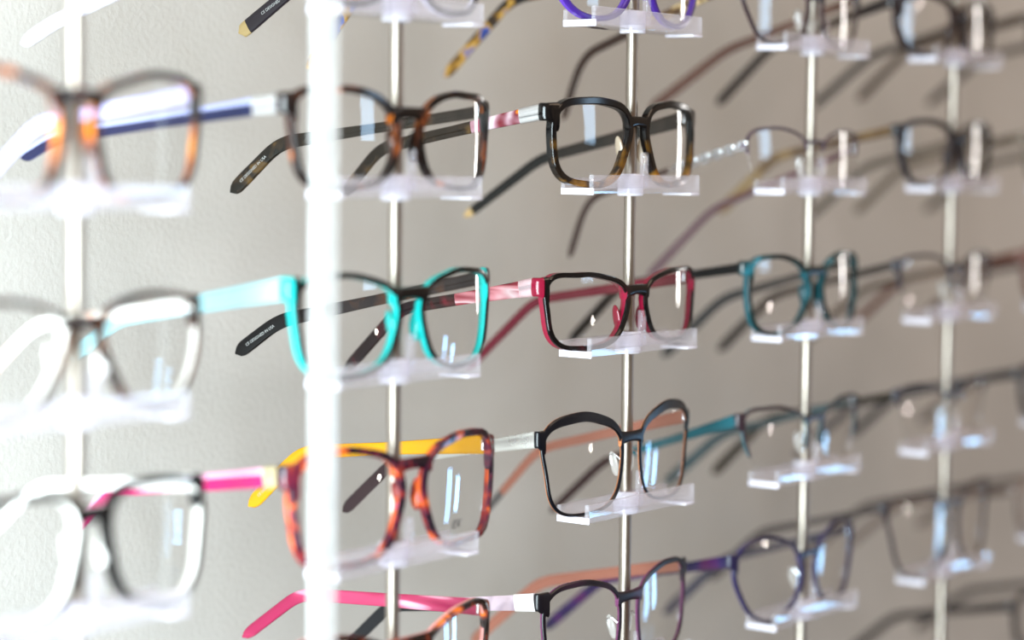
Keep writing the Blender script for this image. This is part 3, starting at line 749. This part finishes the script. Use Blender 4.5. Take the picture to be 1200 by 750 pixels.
bm = bmesh.new(); box(bm, -1500, 4000, WALL_Y / MM, WALL_Y / MM + 80, ZF / MM, ZC / MM, 0, 0)
tag(mesh_obj('wall_back', bm, wall_mat(), smooth=False), kind='structure')
bm = bmesh.new(); box(bm, -1500, 4000, -3500, WALL_Y / MM + 80, ZF / MM - 60, ZF / MM, 0, 0)
tag(mesh_obj('floor', bm, solid('#6a5a4c', .4), smooth=False), kind='structure')
bm = bmesh.new(); box(bm, -1500, 4000, -260, WALL_Y / MM + 80, ZC / MM, ZC / MM + 60, 0, 0)
tag(mesh_obj('ceiling', bm, solid('#e8e4dc', .6), smooth=False), kind='structure')

# ------------------------------------------------------------------ light
def area(name, loc, target, sx, sy, power, col):
    l = bpy.data.lights.new(name, 'AREA'); l.shape = 'RECTANGLE'; l.size = sx; l.size_y = sy; l.energy = power; l.color = col
    o = bpy.data.objects.new(name, l); C.objects.link(o); o.location = loc
    o.rotation_euler = (Vector(target) - Vector(loc)).to_track_quat('-Z', 'Y').to_euler()
    return o
area('assumed_key_light', (-.60, -.24, -.16), (.3, .0, -.13), .30, 1.0, 38, (.84, 1, 1.06))  # assumed left source: an unseen area light added close by for steep falloff
area('assumed_window_light', (3.4, -3.9, .55), (.3, 0, .05), .42, 1.0, 13, (.48, .73, 1))  # assumed unseen window, placed for the bluish stripe in the left lenses
area('assumed_stripe_light', (4.2, -.75, .2), (.4, 0, 0), .10, 1.0, 7, (1, .97, .93))  # assumed unseen source along the wall, added for pale stripes in right lenses
area('assumed_glint_light', (4.06, -2.0, -.82), (.5, 0, -.1), .19, .55, 5, (.30, .62, 1))  # assumed unseen source, aimed to put blue glints on the fourth rod's shelves
area('assumed_glint_light', (4.83, -2.0, -.92), (.5, 0, -.1), .19, .4, 5, (.30, .62, 1))  # its unseen twin, added for like glints on the fifth rod's shelves
area('overhead_fill_light', (1.1, -1.7, 1.9), (1.0, .2, -.1), 2.6, 1.2, 37, (1, .75, .55))  # added overhead fill replacing most of the ambient, keeps upright blacks dark
def point_light(name, loc, power, r=.035, col=(1, .93, .85)):
    l = bpy.data.lights.new(name, 'POINT'); l.energy = power; l.shadow_soft_size = r; l.color = col
    o = bpy.data.objects.new(name, l); C.objects.link(o); o.location = loc
point_light('added_overhead_point_light', (1.6, -1.3, 1.1), 2)  # one of two unseen overhead points, added for specular highlights
point_light('added_overhead_point_light', (.2, -1.5, 1.15), 2)  # second added overhead point, likewise unseen
point_light('assumed_highlight_light', (3.9, -3.6, .72), 6, .045)  # assumed unseen point, added for small round highlights high in the lenses
point_light('assumed_highlight_light', (3.7, -3.9, -.55), 6, .045)  # assumed lower point, added for the highlights low in the lenses
w = bpy.data.worlds.new('shop_interior'); bpy.context.scene.world = w; w.use_nodes = True
nt = w.node_tree; nt.nodes.clear()
out = nt.nodes.new('ShaderNodeOutputWorld'); bg = nt.nodes.new('ShaderNodeBackground')
tc = nt.nodes.new('ShaderNodeTexCoord'); nz = nt.nodes.new('ShaderNodeTexNoise'); nz.inputs['Scale'].default_value = 2.2; nz.inputs['Detail'].default_value = 3
rp = nt.nodes.new('ShaderNodeValToRGB')
rp.color_ramp.elements[0].position = .36; rp.color_ramp.elements[0].color = (.10, .072, .052, 1)
rp.color_ramp.elements[1].position = .66; rp.color_ramp.elements[1].color = (.62, .45, .33, 1)
nt.links.new(tc.outputs['Generated'], nz.inputs['Vector']); nt.links.new(nz.outputs[0], rp.inputs[0])
nt.links.new(rp.outputs[0], bg.inputs[0]); nt.links.new(bg.outputs[0], out.inputs[0]); bg.inputs[1].default_value = .95

# ------------------------------------------------------------------ camera
cx, cy, cz, yaw, pitch, roll = CAM
cam = bpy.data.cameras.new('camera'); co = bpy.data.objects.new('camera', cam); C.objects.link(co)
fw = Vector((math.sin(yaw) * math.cos(pitch), math.cos(yaw) * math.cos(pitch), -math.sin(pitch)))
rt = Vector((math.cos(yaw), -math.sin(yaw), 0)); up = rt.cross(fw)
r2 = rt * math.cos(roll) + up * math.sin(roll); u2 = up * math.cos(roll) - rt * math.sin(roll)
Mx = Matrix((r2, u2, -fw)).transposed().to_4x4(); Mx.translation = Vector((cx, cy, cz))
co.matrix_world = Mx
cam.sensor_width = 36; cam.sensor_fit = 'HORIZONTAL'; cam.lens = 36 * 2600 / 1200
cam.clip_start = .05
cam.dof.use_dof = True; cam.dof.focus_distance = 1.055; cam.dof.aperture_fstop = 3.1
sc = bpy.context.scene; sc.camera = co
sc.view_settings.view_transform = 'Standard'; sc.view_settings.look = 'None'
sc.view_settings.exposure = 0; sc.view_settings.gamma = 1; sc.view_settings.use_curve_mapping = False
sc.cycles.transparent_max_bounces = 40
sc.cycles.max_bounces = 10
sc.cycles.sample_clamp_indirect = 6
